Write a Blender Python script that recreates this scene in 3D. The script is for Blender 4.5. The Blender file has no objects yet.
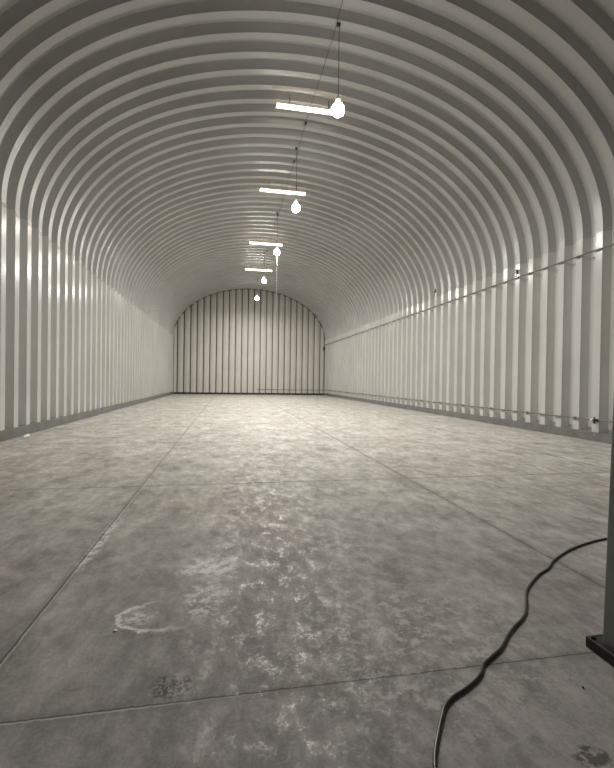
import bpy, bmesh, math, random
from mathutils import Vector, Matrix
random.seed(7)
scene = bpy.context.scene
col = scene.collection
PI = math.pi

# ------------------------------------------------------------------ dimensions (metres)
XL, XR = -4.94, 9.24            # inner crest faces of the two side walls
CX, A = (XL+XR)/2, (XR-XL)/2   # arch centre and half width
ZS, B = 5.32, 4.65             # spring line and rise of the arch
Y0, Y1 = -3.6, 40.6            # front and back of the hall
PITCH, CREST, WEB, DEPTH = 0.619, 0.205, 0.085, 0.19
PHASE = 0.526                   # near corner of a crest, modulo PITCH
CURB_H = 0.23
H0 = 1.45

# ------------------------------------------------------------------ helpers
def link(name, me, parent=None):
    o = bpy.data.objects.new(name, me); col.objects.link(o)
    if parent: o.parent = parent
    return o

def obj(name, bm, m, parent=None, smooth=None, loc=None):
    me = bpy.data.meshes.new(name); bm.to_mesh(me); bm.free()
    if m: me.materials.append(m)
    if smooth is not None:
        for p in me.polygons: p.use_smooth = smooth
    o = link(name, me, parent)
    if loc: o.location = loc
    return o

def tag(o, label, cat, group=None, kind=None):
    if label: o['label'] = label
    if cat: o['category'] = cat
    if group: o['group'] = group
    if kind: o['kind'] = kind
    return o

def thing(name, label, cat, loc=(0, 0, 0), group=None, rotz=0):
    o = link(name, None); o.location = loc; o.rotation_euler = (0, 0, rotz)
    o.empty_display_size = 0.1
    return tag(o, label, cat, group)

def dup(root, loc, label, group):
    r = root.copy(); col.objects.link(r); r.location = loc
    r['label'] = label; r['group'] = group
    for ch in list(root.children):
        c = ch.copy(); col.objects.link(c); c.parent = r
        for g in list(ch.children):
            d = g.copy(); col.objects.link(d); d.parent = c
    return r

def add_box(bm, lo, hi, bevel=0.0):
    vs = [bm.verts.new((x, y, z)) for x in (lo[0], hi[0]) for y in (lo[1], hi[1]) for z in (lo[2], hi[2])]
    q = [(0, 1, 3, 2), (4, 6, 7, 5), (0, 4, 5, 1), (2, 3, 7, 6), (0, 2, 6, 4), (1, 5, 7, 3)]
    fs = [bm.faces.new([vs[i] for i in f]) for f in q]
    if bevel:
        es = list({e for f in fs for e in f.edges})
        bmesh.ops.bevel(bm, geom=es, offset=bevel, segments=2, affect='EDGES', profile=0.5)
    return vs

def add_lathe(bm, prof, n=24, org=(0, 0, 0), axis='Z'):
    rings = []
    for r, z in prof:
        ring = []
        for k in range(n):
            a = 2*PI*k/n
            p = (r*math.cos(a), r*math.sin(a), z)
            if axis == 'X': p = (p[2], p[0], p[1])
            if axis == 'Y': p = (p[1], p[2], p[0])
            ring.append(bm.verts.new((p[0]+org[0], p[1]+org[1], p[2]+org[2])))
        rings.append(ring)
    for a, b in zip(rings, rings[1:]):
        for k in range(n):
            bm.faces.new((a[k], a[(k+1) % n], b[(k+1) % n], b[k]))
    bm.faces.new(list(reversed(rings[0]))); bm.faces.new(rings[-1])

def add_tube(bm, pts, r, n=8):
    pts = [Vector(p) for p in pts]
    rings = []; up = None
    for i, p in enumerate(pts):
        t = (pts[min(i+1, len(pts)-1)] - pts[max(i-1, 0)]).normalized()
        if up is None:
            up = Vector((0, 0, 1)) if abs(t.z) < .9 else Vector((1, 0, 0))
        s = t.cross(up).normalized(); up = s.cross(t).normalized()
        rings.append([bm.verts.new(p + r*(math.cos(2*PI*k/n)*s + math.sin(2*PI*k/n)*up)) for k in range(n)])
    for a, b in zip(rings, rings[1:]):
        for k in range(n):
            bm.faces.new((a[k], a[(k+1) % n], b[(k+1) % n], b[k]))
    bm.faces.new(list(reversed(rings[0]))); bm.faces.new(rings[-1])

def catmull(P, n=8):
    P = [Vector(p) for p in P]; Q = [P[0]*2-P[1]] + P + [P[-1]*2-P[-2]]; out = []
    for i in range(1, len(Q)-2):
        a, b, c, d = Q[i-1:i+3]
        for k in range(n):
            t = k/n
            out.append(.5*((2*b) + (c-a)*t + (2*a-5*b+4*c-d)*t*t + (3*b-a-3*c+d)*t**3))
    out.append(P[-1]); return out

# ------------------------------------------------------------------ materials
class NT:
    def __init__(s, name):
        s.m = bpy.data.materials.new(name); s.m.use_nodes = True
        s.t = s.m.node_tree; s.n = s.t.nodes; s.b = s.n['Principled BSDF']
    def node(s, typ, **kw):
        nd = s.n.new(typ)
        for k, v in kw.items():
            if k == 'inp':
                for i, x in v.items(): nd.inputs[i].default_value = x
            else: setattr(nd, k, v)
        return nd
    def lk(s, a, b): s.t.links.new(a, b)
    def put(s, sock, v):
        if isinstance(v, bpy.types.NodeSocket): s.lk(v, sock)
        else: sock.default_value = v
    def math(s, op, a, b=None, c=None, clamp=False):
        nd = s.node('ShaderNodeMath', operation=op, use_clamp=clamp)
        for i, v in enumerate((a, b, c)):
            if v is not None: s.put(nd.inputs[i], v)
        return nd.outputs[0]
    def mix(s, fac, a, b, mode='MIX'):
        nd = s.node('ShaderNodeMix', data_type='RGBA', blend_type=mode)
        s.put(nd.inputs[0], fac); s.put(nd.inputs[6], a); s.put(nd.inputs[7], b)
        return nd.outputs[2]
    def noise(s, vec, scale, detail=4, rough=.55, dist=0):
        nd = s.node('ShaderNodeTexNoise', inp={'Scale': scale, 'Detail': detail, 'Roughness': rough, 'Distortion': dist})
        s.lk(vec, nd.inputs['Vector']); return nd.outputs['Fac']
    def ramp(s, fac, stops):
        nd = s.node('ShaderNodeValToRGB'); s.lk(fac, nd.inputs[0])
        el = nd.color_ramp.elements
        while len(el) < len(stops): el.new(.5)
        for e, (p, c) in zip(el, stops):
            e.position = p; e.color = c if len(c) == 4 else (*c, 1)
        return nd.outputs[0]
    def smooth(s, v, lo, hi):
        nd = s.node('ShaderNodeMapRange', interpolation_type='SMOOTHSTEP')
        s.put(nd.inputs[0], v); nd.inputs[1].default_value = lo; nd.inputs[2].default_value = hi
        return nd.outputs[0]

def g(v): return (v, v, v, 1)

def simple(name, c, rough=.5, metal=0, var=.12, scale=14):
    t = NT(name); tc = t.node('ShaderNodeTexCoord')
    n = t.noise(tc.outputs['Object'], scale, 5)
    a = tuple(x*(1-var) for x in c) + (1,); b = tuple(min(1, x*(1+var)) for x in c) + (1,)
    t.lk(t.ramp(n, [(.3, a), (.7, b)]), t.b.inputs['Base Color'])
    t.b.inputs['Roughness'].default_value = rough; t.b.inputs['Metallic'].default_value = metal
    return t.m

def paint(name, c, rough, crimp):
    t = NT(name); tc = t.node('ShaderNodeTexCoord'); ob = tc.outputs['Object']
    n1 = t.noise(ob, .7, 5); n2 = t.noise(ob, 9, 4)
    a = tuple(x*.93 for x in c) + (1,); b = tuple(x*1.05 for x in c) + (1,)
    base = t.ramp(n1, [(.3, a), (.7, b)])
    base = t.mix(t.math('MULTIPLY', n2, .10), base, (.32, .30, .27, 1))
    t.lk(base, t.b.inputs['Base Color'])
    r = t.math('MULTIPLY_ADD', n2, .12, rough-.06); t.lk(r, t.b.inputs['Roughness'])
    t.b.inputs['Specular IOR Level'].default_value = .55
    if crimp:
        uv = t.node('ShaderNodeSeparateXYZ'); t.lk(tc.outputs['UV'], uv.inputs[0])
        w = t.math('SINE', t.math('MULTIPLY', uv.outputs['Y'], 2*PI/.055))
        bp = t.node('ShaderNodeBump', inp={'Strength': .22, 'Distance': .005})
        t.lk(w, bp.inputs['Height']); t.lk(bp.outputs[0], t.b.inputs['Normal'])
    else:
        bp = t.node('ShaderNodeBump', inp={'Strength': .12, 'Distance': .01})
        t.lk(t.noise(ob, 2.2, 2), bp.inputs['Height']); t.lk(bp.outputs[0], t.b.inputs['Normal'])
    return t.m

def emit(name, c, s):
    t = NT(name)
    t.b.inputs['Base Color'].default_value = (*c, 1)
    t.b.inputs['Emission Color'].default_value = (*c, 1)
    t.b.inputs['Emission Strength'].default_value = s
    return t.m

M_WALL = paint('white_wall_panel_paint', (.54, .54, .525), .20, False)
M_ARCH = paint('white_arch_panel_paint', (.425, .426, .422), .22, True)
M_BACK = paint('white_end_wall_paint', (.60, .59, .545), .45, False)
M_JOINT_SHADE = simple('end_wall_joint_shade', (.20, .195, .17), .6)  # darker grey paints the shade into the recessed end-wall joints
M_FRONT = paint('grey_front_wall_paint', (.16, .16, .155), .5, False)
M_CURB = simple('grey_base_channel', (.17, .17, .168), .6, 0, .18, 3)
M_CURBB = simple('dark_base_channel', (.035, .035, .033), .7)
M_PIPE = simple('dull_steel_pipe', (.17, .16, .135), .5, .4)
M_DARK = simple('dark_plastic', (.03, .03, .03), .5)
M_CLAMP = simple('pipe_clamp_steel', (.16, .15, .13), .5, .4)
M_WHITE = simple('white_enamel', (.75, .74, .70), .4, 0, .04)
M_COL = simple('grey_green_column_paint', (.31, .34, .325), .45, 0, .08, 5)
M_PLATE = simple('black_base_plate', (.018, .018, .018), .5, 0, .3, 20)
M_CORD = simple('black_cable_rubber', (.055, .052, .05), .30, 0, .25, 30)
M_TUBE = emit('warm_tube_light', (1.0, .90, .76), 6)
M_BULB = emit('white_lamp_glow', (1.0, .98, .90), 45)
M_BOLT = simple('zinc_bolt', (.65, .64, .6), .25, .7)

# ---- concrete floor
def floor_mat():
    t = NT('trowelled_concrete'); tc = t.node('ShaderNodeTexCoord'); ob = tc.outputs['Object']
    sp = t.node('ShaderNodeSeparateXYZ'); t.lk(ob, sp.inputs[0]); X, Y = sp.outputs[0], sp.outputs[1]
    mp = t.node('ShaderNodeMapping'); t.lk(ob, mp.inputs[0]); mp.inputs['Rotation'].default_value = (0, 0, .4); mp.inputs['Scale'].default_value = (1, .6, 1)
    big = t.noise(ob, .35, 4); mid = t.noise(mp.outputs[0], 1.5, 9, .66, .15); fin = t.noise(mp.outputs[0], 9, 9, .74, .1)
    mic = t.noise(ob, 60, 5, .7)
    c = t.ramp(mid, [(.30, (.31, .298, .272)), (.50, (.44, .428, .395)), (.70, (.56, .548, .51))])
    c = t.mix(t.math('MULTIPLY', t.smooth(big, .42, .68), .38), c, (.40, .345, .30, 1))
    c = t.mix(t.math('MULTIPLY', t.smooth(t.math('ADD', Y, t.math('MULTIPLY', mid, 3)), 7.0, 2.5), .65), c, (.335, .312, .328, 1))  # purple-grey cast of the light near the camera, painted into the floor colour
    cloud = t.noise(mp.outputs[0], 3.5, 6, .6)
    c = t.mix(.6, c, t.ramp(cloud, [(.34, g(.30)), (.5, g(.5)), (.66, g(.66))]), 'OVERLAY')
    c = t.mix(.45, c, t.ramp(fin, [(.30, g(.16)), (.5, g(.5)), (.70, g(.86))]), 'OVERLAY')
    c = t.mix(.35, c, t.ramp(mic, [(.3, g(.3)), (.7, g(.7))]), 'OVERLAY')
    # scuffs: thin pale trowel scratches
    m2 = t.node('ShaderNodeMapping'); t.lk(ob, m2.inputs[0]); m2.inputs['Rotation'].default_value = (0, 0, -.5); m2.inputs['Scale'].default_value = (5, .9, 1)
    sc = t.smooth(t.noise(m2.outputs[0], 3.2, 7, .7, .1), .60, .70)
    c = t.mix(t.math('MULTIPLY', sc, .30), c, (.62, .60, .575, 1))
    m3 = t.node('ShaderNodeMapping'); t.lk(ob, m3.inputs[0]); m3.inputs['Rotation'].default_value = (0, 0, .3); m3.inputs['Scale'].default_value = (1, 3, 1); m3.inputs['Location'].default_value = (4, 9, 0)
    dk = t.smooth(t.noise(m3.outputs[0], 2.2, 8, .72, .2), .60, .70)
    c = t.mix(t.math('MULTIPLY', dk, .50), c, (.17, .155, .145, 1))
    wob = t.math('MULTIPLY', t.math('SUBTRACT', fin, .5), .03)
    Xw = t.math('ADD', X, wob); Yw = t.math('ADD', Y, wob)
    def blob(cx, cy, rx, ry, warp=.8, src=None):
        a = t.math('DIVIDE', t.math('SUBTRACT', X, cx), rx); b = t.math('DIVIDE', t.math('SUBTRACT', Y, cy), ry)
        d = t.math('SQRT', t.math('ADD', t.math('MULTIPLY', a, a), t.math('MULTIPLY', b, b)))
        return t.math('ADD', d, t.math('MULTIPLY', t.math('SUBTRACT', src or fin, .5), warp))
    chalk = (.92, .90, .88, 1)
    # chalky ring stain and the powdery patch beyond it
    d = blob(-.37, 2.70, .24, .17, 1.1, t.noise(ob, 6, 6, .75))
    ring = t.math('MULTIPLY', t.smooth(t.math('ABSOLUTE', t.math('SUBTRACT', d, 1.0)), .13, .02), t.smooth(t.math('ADD', X, t.math('MULTIPLY', Y, .6)), 1.42, 1.0))
    ring = t.math('MAXIMUM', ring, t.math('MULTIPLY', t.smooth(blob(-.52, 2.68, .13, .10, 2.2), 1.0, .5), t.math('MULTIPLY', t.smooth(t.noise(ob, 20, 6, .75), .42, .56), .8)))
    pw = t.math('MULTIPLY', t.smooth(blob(-.12, 3.34, .26, .24, 1.6), 1.15, .4), t.smooth(t.noise(ob, 13, 7, .75), .42, .56))
    pw2 = t.math('MULTIPLY', t.smooth(blob(-.14, 2.87, .16, .34, 2.0), 1.1, .4), t.smooth(t.noise(ob, 15, 6, .75), .46, .58))
    c = t.mix(t.math('MULTIPLY', t.math('MAXIMUM', ring, t.math('MAXIMUM', pw, t.math('MULTIPLY', pw2, .8))), .95), c, chalk)
    # pale worn areas of the near floor
    near = t.math('MULTIPLY', t.smooth(blob(1.0, 2.2, 1.1, .9, 1.0), 1.1, .3), t.smooth(t.noise(ob, 11, 8, .76, .1), .48, .60))
    c = t.mix(t.math('MULTIPLY', near, .8), c, (.66, .64, .63, 1))
    # oily dark spots
    spot = t.math('MULTIPLY', t.smooth(blob(-.24, 2.055, .12, .10, 1.2), 1.1, .5), t.smooth(t.noise(ob, 40, 4, .6), .46, .54))
    sp2 = t.math('MULTIPLY', t.smooth(blob(1.41, 1.405, .085, .06, 1.2), 1.0, .6), t.smooth(t.noise(ob, 22, 3), .42, .52))
    c = t.mix(t.math('MULTIPLY', t.math('MAXIMUM', spot, sp2), .75), c, (.055, .045, .042, 1))
    # control joints
    lines = None; halo = None
    for v, ps in ((Xw, (-4.883, -1.113, 2.657, 6.427)), (Yw, (-2.05, 1.958, 5.964, 9.97, 13.98, 17.98, 21.99, 26, 30, 34))):
        for p in ps:
            dd = t.math('ABSOLUTE', t.math('SUBTRACT', v, p))
            l = t.smooth(dd, .011 if v is Xw else .007, .003 if v is Xw else .002); h = t.smooth(dd, .07, .0)
            lines = l if lines is None else t.math('MAXIMUM', lines, l)
            halo = h if halo is None else t.math('MAXIMUM', halo, h)
    c = t.mix(t.math('MULTIPLY', t.math('MULTIPLY', halo, mid), .65), c, (.15, .145, .135, 1))
    # chipped pale edge along the left joint
    dj = t.math('ABSOLUTE', t.math('SUBTRACT', X, -1.085))
    chip = t.math('MULTIPLY', t.smooth(dj, .07, .01), t.smooth(t.math('ABSOLUTE', t.math('SUBTRACT', Y, 4.0)), .75, .3))
    chip = t.math('MULTIPLY', chip, t.smooth(t.noise(ob, 14, 5, .7), .42, .56))
    c = t.mix(t.math('MULTIPLY', chip, .8), c, chalk)
    edge = t.smooth(t.math('ABSOLUTE', t.math('SUBTRACT', Xw, -1.101)), .008, .003)
    edge = t.math('MAXIMUM', edge, t.math('MULTIPLY', t.smooth(t.math('ABSOLUTE', t.math('SUBTRACT', Yw, 1.949)), .007, .002), t.smooth(X, .5, -.6)))
    c = t.mix(t.math('MULTIPLY', edge, .38), c, chalk)
    c = t.mix(t.math('MULTIPLY', lines, .72), c, (.08, .076, .072, 1))
    t.lk(c, t.b.inputs['Base Color'])
    pol = t.smooth(t.math('ADD', t.math('MULTIPLY', fin, .6), t.math('MULTIPLY', t.noise(ob, 38, 6, .75), .4)), .49, .62)
    r = t.math('MULTIPLY_ADD', pol, -.50, .74)
    t.lk(r, t.b.inputs['Roughness'])
    t.b.inputs['Specular IOR Level'].default_value = .30
    h = t.math('ADD', t.math('MULTIPLY', fin, .5), t.math('MULTIPLY', mic, .35))
    h = t.math('SUBTRACT', h, t.math('MULTIPLY', lines, .08))
    bp = t.node('ShaderNodeBump', inp={'Strength': .38, 'Distance': .012})
    t.lk(h, bp.inputs['Height']); t.lk(bp.outputs[0], t.b.inputs['Normal'])
    return t.m

# ------------------------------------------------------------------ the shell
def rib_strips(y0, y1):
    """Runs along the hall: (ya, inset_a, yb, inset_b); inset 0 = crest, 1 = valley."""
    out = []; y = y0 - ((y0 - PHASE) % PITCH)
    while y < y1:
        v = PITCH-CREST-2*WEB
        for dy, a, b in ((CREST, 0, 0), (WEB, 0, 1), (v, 1, 1), (WEB, 1, 0)):
            ya, yb = y, y+dy
            if yb > y0+1e-4 and ya < y1-1e-4: out.append((max(ya, y0), a, min(yb, y1), b))
            y = yb
    return out

def section(part):
    """points (x, z, nx, nz, arc length) along the cross-section, n pointing outwards"""
    if part == 'left': return [(XL, z, -1, 0, z) for z in (0, 1.5, 3, 4.5, ZS)]
    if part == 'right': return [(XR, z, 1, 0, z) for z in (ZS, 4.5, 3, 1.5, 0)]
    pts = []; s = 0; prev = None; N = 84
    for i in range(N+1):
        a = PI - PI*i/N
        x, z = CX + A*math.cos(a), ZS + B*math.sin(a)
        nx, nz = math.cos(a)/A, math.sin(a)/B; l = math.hypot(nx, nz)
        if prev: s += math.hypot(x-prev[0], z-prev[1])
        prev = (x, z); pts.append((x, z, nx/l, nz/l, s))
    return pts

def shell(name, part, mat, lap=0.0):
    me = bpy.data.meshes.new(name); V = []; Fc = []; UV = []
    P = section(part)
    for ya, a, yb, b in rib_strips(Y0, Y1):
        base = len(V)
        for (x, z, nx, nz, s) in P:
            for y, k in ((ya, a), (yb, b)):
                o = k*DEPTH - lap
                V.append((x+nx*o, y, z+nz*o)); UV.append((y, s))
        for i in range(len(P)-1):
            j = base+2*i; Fc.append((j, j+2, j+3, j+1))
    me.from_pydata(V, [], Fc)
    uv = me.uv_layers.new(name='UVMap')
    for l in me.loops: uv.data[l.index].uv = UV[l.vertex_index]
    for p in me.polygons: p.use_smooth = True
    me.materials.append(mat)
    o = link(name, me); o['kind'] = 'structure'
    return o

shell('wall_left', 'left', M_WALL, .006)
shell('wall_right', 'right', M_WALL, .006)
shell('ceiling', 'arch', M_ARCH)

# bolts along the lap seams, three across each rib crest
for side, x0, s in (('left', XL, 1), ('right', XR, -1)):
    bm = bmesh.new(); y = Y0 - ((Y0-PHASE) % PITCH) + PITCH
    while y < Y1-.4:
        for dz in (-.05, .0):
            for k in (.04, .105, .17):
                add_lathe(bm, [(.016, 0), (.014, .008), (.006, .011)], 6, (x0+s*.005, y+k, ZS-.06+dz), 'X')
        for dz in (-.05, .0):
            for k in (.33, .41, .49):
                add_lathe(bm, [(.016, 0), (.014, .008)], 6, (x0-s*(DEPTH-.006), y+k, ZS-.06+dz), 'X')
        y += PITCH
    if s < 0: bmesh.ops.scale(bm, vec=(1, 1, 1), verts=bm.verts)
    o = obj('trim_1' if s > 0 else 'trim_2', bm, M_BOLT); o['kind'] = 'structure'

def arch_z(x):
    u = min(1, abs(x-CX)/A); return ZS + B*math.sqrt(max(0, 1-u*u))

def end_wall(name, y, sgn, mat):
    """vertical flat panels with narrow recessed joints; sgn +1: recess goes to +y"""
    V = []; Fc = []; P = .583; gw, web, dp = .062, .022, .17
    xs = []; mi = []; x = XL-.2
    while x < XR+.2:
        xs += [(x, 0), (x+P*.5-gw/2-web, -.03), (x+P-gw-2*web, 0), (x+P-gw-web, dp), (x+P-web, dp)]
        x += P
    for (xa, da), (xb, db) in zip(xs, xs[1:]):
        b = len(V)
        for xx, d in ((xa, da), (xb, db)):
            zt = arch_z(min(max(xx, XL+.001), XR-.001))+DEPTH+.05
            V += [(xx, y+sgn*d, 0), (xx, y+sgn*d, zt)]
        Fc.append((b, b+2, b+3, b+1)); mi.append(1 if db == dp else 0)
    me = bpy.data.meshes.new(name); me.from_pydata(V, [], Fc); me.materials.append(mat); me.materials.append(M_JOINT_SHADE)
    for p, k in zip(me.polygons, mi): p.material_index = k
    o = link(name, me); o['kind'] = 'structure'; return o
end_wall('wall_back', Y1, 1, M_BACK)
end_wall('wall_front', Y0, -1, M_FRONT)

# dark closing angle round the end arch
bm = bmesh.new(); prev = None
for i in range(97):
    a = PI-PI*i/96; ring = []
    for r in (0.03, -.10):
        ring.append(bm.verts.new((CX+(A-r)*math.cos(a), Y1-.02, ZS+(B-r)*math.sin(a))))
    if prev: bm.faces.new((prev[0], ring[0], ring[1], prev[1]))
    prev = ring
for s in (XL, XR):
    d = .03 if s < 0 else -.03
    add_box(bm, (min(s, s+d), Y1-.03, 0), (max(s, s+d), Y1-.01, ZS))
o = obj('trim_3', bm, simple('end_arch_angle', (.12, .12, .11), .6)); o['kind'] = 'structure'

# floor slab
bm = bmesh.new(); add_box(bm, (XL-.35, Y0-.3, -.2), (XR+.35, Y1+.35, 0))
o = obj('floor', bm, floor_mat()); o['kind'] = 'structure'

# grey base channels the panels stand in
def curb(name, lo, hi, m):
    bm = bmesh.new(); add_box(bm, lo, hi, .008); o = obj(name, bm, m); o['kind'] = 'structure'
curb('baseboard_left', (XL-.19, Y0, 0), (XL+.04, Y1-.06, CURB_H), M_CURB)
curb('baseboard_right', (XR-.04, Y0, 0), (XR+.19, Y1-.06, CURB_H), M_CURB)
curb('baseboard_back', (XL-.1, Y1-.06, 0), (XR+.1, Y1+.14, .17), M_CURBB)

# ------------------------------------------------------------------ ceiling cable along the crown
bm = bmesh.new(); pts = []; y = Y0+.2
xc = 2.42; zc = arch_z(xc)
while y < 34.8:
    ph = ((y-PHASE) % PITCH)/PITCH
    sag = .05*math.sin(PI*((y-Y0) % 1.83)/1.83)
    pts.append((xc+.02*math.sin(y*1.3), y, zc-.022-sag)); y += .1525
add_tube(bm, pts, .006, 6)
cab = obj('power_cable', bm, M_DARK, smooth=True)
tag(cab, 'thin dark power cable running along the crown of the arched ceiling', 'cable')
bm = bmesh.new(); add_box(bm, (-.04, -.045, -.06), (.04, .045, 0), .006)
box0 = obj('junction_box', bm, M_DARK, cab); box0.location = (xc, 13.9, zc+.002)
for yb in (16.4, 21.9, 28.2):
    c = box0.copy(); col.objects.link(c); c.parent = cab; c.location = (xc, yb, zc+.002)

# ------------------------------------------------------------------ lamps' light
def area(name, parent, loc, shape, sx, sy, power, c):
    l = bpy.data.lights.new(name, 'AREA'); l.shape = shape; l.size = sx
    if shape in ('RECTANGLE', 'ELLIPSE'): l.size_y = sy
    l.energy = power; l.color = c
    o = bpy.data.objects.new(name, l); col.objects.link(o); o.parent = parent; o.location = loc
    return o

# ------------------------------------------------------------------ tube lights
TL = 2.0
W_TUBE, W_BULB = 205, 350
def tube_light(loc, label):
    r = thing('tube_light', label, 'light', loc, 'tube lights in a row under the arched ceiling')
    bm = bmesh.new()                                    # shallow trough housing
    add_box(bm, (-TL/2, -.065, .03), (TL/2, .065, .085), .01)
    add_box(bm, (-TL/2+.05, -.03, .085), (TL/2-.05, .03, .11), .004)
    obj('housing', bm, M_WHITE, r)
    bm = bmesh.new(); n = 10                            # half-round glowing diffuser
    prev = None
    for k in range(n+1):
        a = PI + PI*k/n
        pr = [bm.verts.new((x, .075*math.cos(a), .03+.085*math.sin(a))) for x in (-TL/2+.02, TL/2-.02)]
        if prev: bm.faces.new((prev[0], prev[1], pr[1], pr[0]))
        prev = pr
    obj('diffuser', bm, M_TUBE, r, True)
    area('tube_glow', r, (0, 0, -.062), 'RECTANGLE', TL-.1, .11, W_TUBE, (1, .91, .80))
    for s in (-1, 1):
        bm = bmesh.new(); add_box(bm, (s*TL/2-.02, -.08, -.058), (s*TL/2+.012, .08, .087), .006)
        obj('end_cap', bm, M_WHITE, r)
    for s in (-1, 1):
        bm = bmesh.new(); add_box(bm, (s*.6-.012, -.015, .10), (s*.6+.012, .015, .35), .002)
        obj('hanger', bm, M_CLAMP, r)
    return r
TZ = 9.62
tubes = [(2.31, 12.7, 'warm glowing tube light nearest the camera, beside the brightest lamp'),
         (2.24, 18.45, 'warm glowing tube light, second from the front of the ceiling row'),
         (2.15, 25.7, 'warm glowing tube light, third from the front, above the lamp with a white pull cord'),
         (2.15, 31.95, 'warm glowing tube light farthest from the camera, nearest the end wall')]
t0 = tube_light((tubes[0][0], tubes[0][1], TZ), tubes[0][2])
for x, y, lab in tubes[1:]:
    dup(t0, (x, y, TZ), lab, t0['group'])

# ------------------------------------------------------------------ hanging lamps
def lamp(loc, drop, label):
    """origin at the centre of the bulb; cord of the given length up to the arch"""
    r = thing('pendant_lamp', label, 'lamp', loc, 'bare lamps hanging from cords along the hall')
    bm = bmesh.new()
    add_lathe(bm, [(.02, -.158), (.06, -.146), (.10, -.122), (.135, -.08), (.155, -.025), (.155, .025), (.138, .08), (.108, .12), (.075, .15), (.06, .18)], 28)
    obj('bulb', bm, M_BULB, r, True)
    area('bulb_glow', r, (0, 0, -.185), 'DISK', .26, .26, W_BULB, (1, .975, .92))
    bm = bmesh.new()
    add_lathe(bm, [(.05, .178), (.06, .19), (.06, .26), (.045, .30), (.02, .33), (.012, .36)], 18)
    obj('socket', bm, M_WHITE, r, True)
    bm = bmesh.new(); add_tube(bm, [(0, 0, .35), (.004, 0, drop*.5), (0, 0, drop)], .008, 6)
    obj('cord', bm, M_DARK, r)
    bm = bmesh.new(); add_box(bm, (-.06, -.03, drop-.06), (.03, .03, drop+.01), .006)
    obj('ceiling_hook', bm, M_DARK, r)
    return r
lamps = [(2.46, 9.75, 7.93, 'brightest and nearest hanging lamp, on a long dark cord'),
         (2.39, 15.6, 7.93, 'glowing hanging lamp second from the front, just below the second tube light'),
         (2.39, 21.8, 8.11, 'glowing hanging lamp with a thin white pull cord below it'),
         (2.27, 28.4, 8.14, 'glowing hanging lamp just below the farthest tube light'),
         (2.25, 35.0, 8.20, 'smallest and farthest hanging lamp, in front of the ribbed end wall')]
for x, y, z, lab in lamps:
    # the hook sits on a rib crest
    k = round((y-PHASE-CREST/2)/PITCH); yn = PHASE+CREST/2+k*PITCH
    z = H0+(z-.12-H0)*yn/y; x *= yn/y; y = yn
    L = lamp((x, y, z), arch_z(x)-z, lab)
    if 'pull cord' in lab:
        bm = bmesh.new(); add_tube(bm, [(0, 0, -.2), (.004, 0, -1.6), (0, 0, -3.0)], .005, 6)
        add_lathe(bm, [(.008, -3.04), (.012, -3.02), (.008, -2.99)], 10)
        obj('pull_cord', bm, M_WHITE, L)

# ------------------------------------------------------------------ pipes on the right wall
def ring_clamp(m, name, parent, loc, rot=0):
    bm = bmesh.new()
    add_lathe(bm, [(.022, -.012), (.025, -.010), (.025, .010), (.022, .012)], 12, (0, 0, 0), 'Y')
    add_box(bm, (.0, -.012, -.034), (.043, .012, -.020)); add_box(bm, (.0, -.012, .020), (.043, .012, .034))
    o = obj(name, bm, m, parent); o.location = loc; o.rotation_euler = (0, 0, rot); return o
PXW = XR-.050
up = thing('air_pipe', 'upper thin steel pipe running along the right wall where the arch begins', 'pipe', (PXW, 9.1, 4.87))
bm = bmesh.new(); add_tube(bm, [(0, Y0+.3-9.1, 0), (0, 0, 0), (0, 10, .0), (0, 20, 0), (0, Y1-.15-9.1, 0)], .020, 10)
obj('pipe_run', bm, M_PIPE, up, True)
bm = bmesh.new(); add_tube(bm, [(0, Y1-.15-9.1, .024), (0, Y1-.15-9.1, -2), (0, Y1-.15-9.1, -4.1)], .02, 8)
obj('drop_pipe', bm, M_PIPE, up, True)
bm = bmesh.new(); add_box(bm, (-.10, Y1-.26-9.1, -.48), (.05, Y1-.05-9.1, -.18), .01)
obj('switch_box', bm, M_DARK, up)
ks = [k for k in range(-6, 66, 3)]
c0 = None
for k in ks:
    y = PHASE+CREST/2+k*PITCH
    if y < Y0+.5 or y > Y1-.4: continue
    if c0 is None: c0 = ring_clamp(M_CLAMP, 'pipe_clamp', up, (0, y-9.1, 0))
    else:
        c = c0.copy(); col.objects.link(c); c.parent = up; c.location = (0, y-9.1, 0)

lo = thing('air_pipe', 'lower thin steel pipe running just above the grey base of the right wall', 'pipe', (PXW, 9.24, .54))
bm = bmesh.new()
ye = Y1-.08-9.24
add_tube(bm, [(0, Y0+.3-9.24, 0), (0, 0, 0), (0, 10, 0), (0, 20, 0), (0, ye-.02, 0)], .017, 10)
obj('pipe_run', bm, M_PIPE, lo, True)
c0 = None
for k in ks:
    y = PHASE+CREST/2+k*PITCH
    if y < Y0+.5 or y > Y1-.4 or abs(y-9.24) < .3: continue
    if c0 is None: c0 = ring_clamp(M_CLAMP, 'pipe_clamp', lo, (0, y-9.24, 0))
    else:
        c = c0.copy(); col.objects.link(c); c.parent = lo; c.location = (0, y-9.24, 0)
eb = thing('air_pipe', 'thin pipe low across the right half of the ribbed end wall', 'pipe', (6.0, Y1-.07, .50))
bm = bmesh.new(); add_tube(bm, [(XR-.11-6, 0, .04), (XR-.30-6, 0, .0), (0, 0, 0), (2.70-6, 0, 0)], .017, 10)
obj('pipe_run', bm, M_PIPE, eb, True)
for x in (7.6, 6.4, 5.2, 4.0, 2.9):
    c = c0.copy(); col.objects.link(c); c.parent = eb; c.location = (x-6, 0, 0); c.rotation_euler = (0, 0, PI/2)
bm = bmesh.new()
add_lathe(bm, [(.022, -.07), (.034, -.065), (.034, -.03), (.026, -.02), (.040, 0), (.026, .02), (.034, .03), (.034, .065), (.022, .07)], 14, (0, 0, 0), 'Y')
vb = obj('valve', bm, M_DARK, lo, False)
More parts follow.
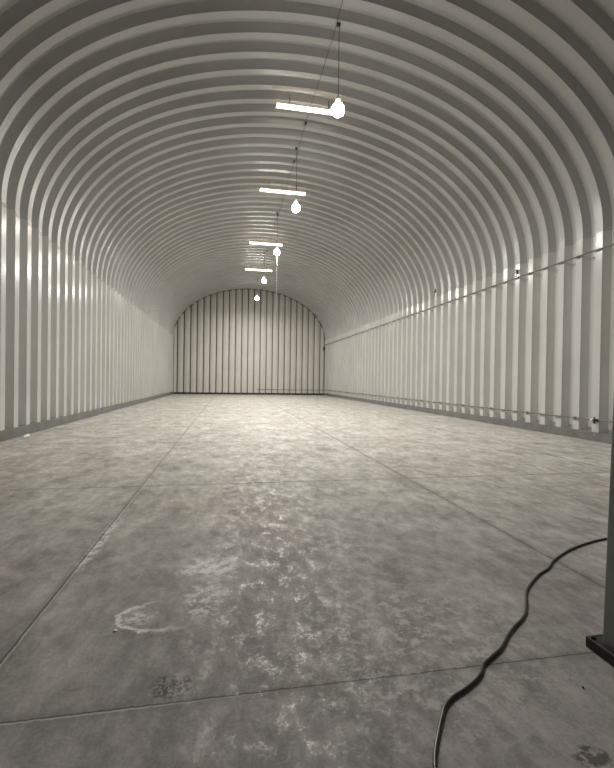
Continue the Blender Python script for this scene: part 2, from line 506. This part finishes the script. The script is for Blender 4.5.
bm = bmesh.new(); add_box(bm, (-.055, -.012, .02), (-.035, .012, .085), .003); add_box(bm, (-.06, -.02, -.09), (-.03, .02, .03), .004)
obj('valve_handle', bm, M_DARK, vb)
bm = bmesh.new(); add_lathe(bm, [(.024, .07), (.03, .075), (.03, .15), (.024, .155)], 14, (0, 0, 0), 'Y')
vf = obj('coupling', bm, M_WHITE, lo, True); vf['label'] = 'white coupling beside the valve'
bm = bmesh.new(); add_tube(bm, [(-.03, .0, -.08), (-.028, .0, -.25), (-.035, .005, -.40)], .006, 6)
dh = obj('drain_tube', bm, M_WHITE, lo, True); dh['label'] = 'thin white drain tube hanging under the valve'

# little boxes on the wall above the upper pipe
def wall_box(y, z, label):
    r = thing('junction_box', label, 'box', (XR-(.004 if z < ZS else .024), y, z), None)
    bm = bmesh.new(); add_box(bm, (-.07, -.045, -.07), (0, .045, .07), .010); obj('body', bm, M_CLAMP, r)
    bm = bmesh.new(); add_lathe(bm, [(.02, 0), (.026, .01), (.02, .03)], 12, (-.072, 0, .0), 'X')
    bmesh.ops.scale(bm, vec=(1, 1, 1), verts=bm.verts); obj('lid_screw', bm, M_BOLT, r)
    bm = bmesh.new(); add_tube(bm, [(-.045, 0, -.08), (-.045, .0, 4.915-z)], .012, 8); obj('conduit', bm, M_CLAMP, r, True)
    return r
kk = round((12.54-PHASE-CREST/2)/PITCH); wall_box(PHASE+CREST/2+kk*PITCH, 5.08, 'small dark box on the right wall just above the upper pipe, nearer of two')
kk = round((18.08-PHASE-CREST/2)/PITCH); wall_box(PHASE+CREST/2+kk*PITCH, 5.60, 'small dark box on the right wall above the upper pipe, farther of two')

# ------------------------------------------------------------------ steel column on its plate
cl = thing('steel_column', 'grey-green steel column on a thick black base plate at the right edge', 'column', (2.152, 1.822, 0))
bm = bmesh.new(); add_box(bm, (-.188, -.24, 0), (.188, .19, .058), .004)
obj('base_plate', bm, M_PLATE, cl)
bm = bmesh.new()                       # tapering box shaft with rolled corners
secs = []
for z, hw in ((.058, .146), (1.2, .146-.012*1.14), (2.4, .146-.012*2.34)):
    ring = []
    for sx, sy in ((-1, -1), (1, -1), (1, 1), (-1, 1)):
        cxx, cyy = sx*(hw-.012), (.13 if sy > 0 else -.17) - sy*.012
        for k in range(4):
            a = {(-1, -1): PI, (1, -1): 1.5*PI, (1, 1): 0, (-1, 1): .5*PI}[(sx, sy)] + k*PI/6
            ring.append(bm.verts.new((cxx+.016*(z-.058)+.012*math.cos(a), cyy+.012*math.sin(a), z)))
    secs.append(ring)
for a, b in zip(secs, secs[1:]):
    n = len(a)
    for k in range(n): bm.faces.new((a[k], a[(k+1) % n], b[(k+1) % n], b[k]))
bm.faces.new(secs[-1]); bm.faces.new(list(reversed(secs[0])))
obj('shaft', bm, M_COL, cl)
bm = bmesh.new(); add_box(bm, (-.09, -.20, 2.4), (.17, .16, 2.42), .003); obj('cap_plate', bm, M_COL, cl)
for x, y in ((-.168, -.21), (.168, -.21), (-.168, .16), (.168, .16)):
    bm = bmesh.new(); add_lathe(bm, [(.013, .056), (.013, .068), (.007, .072)], 6, (x, y, 0)); obj('anchor_bolt', bm, M_PLATE, cl)

# ------------------------------------------------------------------ floor cable
P = [(5.2, 3.1), (4.6, 3.38), (4.0, 3.46), (3.497, 3.373), (3.292, 3.325), (3.018, 3.228), (2.829, 3.135), (2.622, 3.012), (2.474, 2.894), (2.336, 2.819), (2.195, 2.718), (2.056, 2.601), (1.947, 2.465), (1.861, 2.36), (1.786, 2.294), (1.694, 2.234), (1.592, 2.157), (1.478, 2.058), (1.372, 1.994), (1.303, 1.95), (1.251, 1.894), (1.189, 1.848), (1.097, 1.8), (1.026, 1.768), (0.968, 1.726), (0.912, 1.657), (0.854, 1.578), (0.797, 1.492), (0.76, 1.4), (0.73, 1.25), (0.73, 1.05), (0.77, 0.75), (0.75, 0.4), (0.6, 0)]
bm = bmesh.new(); add_tube(bm, catmull([(x, y, .0087) for x, y in P], 6), .0085, 10)
tag(obj('power_cable', bm, M_CORD, smooth=True), 'black rubber power cable snaking over the concrete floor past the column', 'cable')

# ------------------------------------------------------------------ small litter
def chip(name, pts, h, m, label, cat, loc):
    bm = bmesh.new()
    lo_ = [bm.verts.new((x, y, 0)) for x, y in pts]; hi_ = [bm.verts.new((x*.8, y*.8, h*(1+.3*math.sin(i*2.1)))) for i, (x, y) in enumerate(pts)]
    n = len(pts)
    for k in range(n): bm.faces.new((lo_[k], lo_[(k+1) % n], hi_[(k+1) % n], hi_[k]))
    bm.faces.new(hi_); bm.faces.new(list(reversed(lo_)))
    o = obj(name, bm, m); o.location = loc; return tag(o, label, cat)
chip('paint_flake', [(-.012, -.008), (.0, -.011), (.013, -.004), (.011, .009), (-.004, .012)], .006, M_WHITE, 'tiny white flake lying on the floor left of the chalky ring stain', 'debris', (-.617, 2.569, 0))
chip('pebble', [(-.005, -.004), (.001, -.006), (.006, -.001), (.004, .005), (-.003, .005)], .006, M_DARK, 'tiny dark pebble on the floor in front of the column base plate', 'debris', (1.684, 1.733, 0))
chip('plastic_scrap', [(-.05, -.16), (.03, -.18), (.06, -.05), (.05, .12), (.0, .19), (-.06, .10)], .035, M_WHITE, 'crumpled white scrap lying at the foot of the left wall', 'debris', (XL+.16, 11.3, 0))

# ------------------------------------------------------------------ camera
psi, pit, rho, H = math.radians(10.547), math.radians(.526), math.radians(.834), 1.45
F = Vector((math.sin(psi)*math.cos(pit), math.cos(psi)*math.cos(pit), -math.sin(pit)))
R0 = Vector((math.cos(psi), -math.sin(psi), 0)); U0 = R0.cross(F)
R = math.cos(rho)*R0 + math.sin(rho)*U0; U = -math.sin(rho)*R0 + math.cos(rho)*U0
cam = bpy.data.cameras.new('camera'); co = bpy.data.objects.new('camera', cam); col.objects.link(co)
mw = Matrix((R, U, -F)).transposed().to_4x4(); mw.translation = (0, 0, H); co.matrix_world = mw
cam.sensor_fit = 'HORIZONTAL'; cam.sensor_width = 36; cam.lens = 424.35/614*36
cam.clip_start = .05; cam.clip_end = 200
scene.camera = co

# ------------------------------------------------------------------ world and view
w = bpy.data.worlds.new('world'); scene.world = w; w.use_nodes = True
w.node_tree.nodes['Background'].inputs[0].default_value = (.6, .65, .75, 1)
w.node_tree.nodes['Background'].inputs[1].default_value = .02
scene.view_settings.view_transform = 'Standard'
scene.view_settings.look = 'None'
scene.view_settings.exposure = 0.0
scene.cycles.max_bounces = 10; scene.cycles.diffuse_bounces = 7
scene.cycles.use_denoising = True
scene.cycles.sample_clamp_indirect = 8
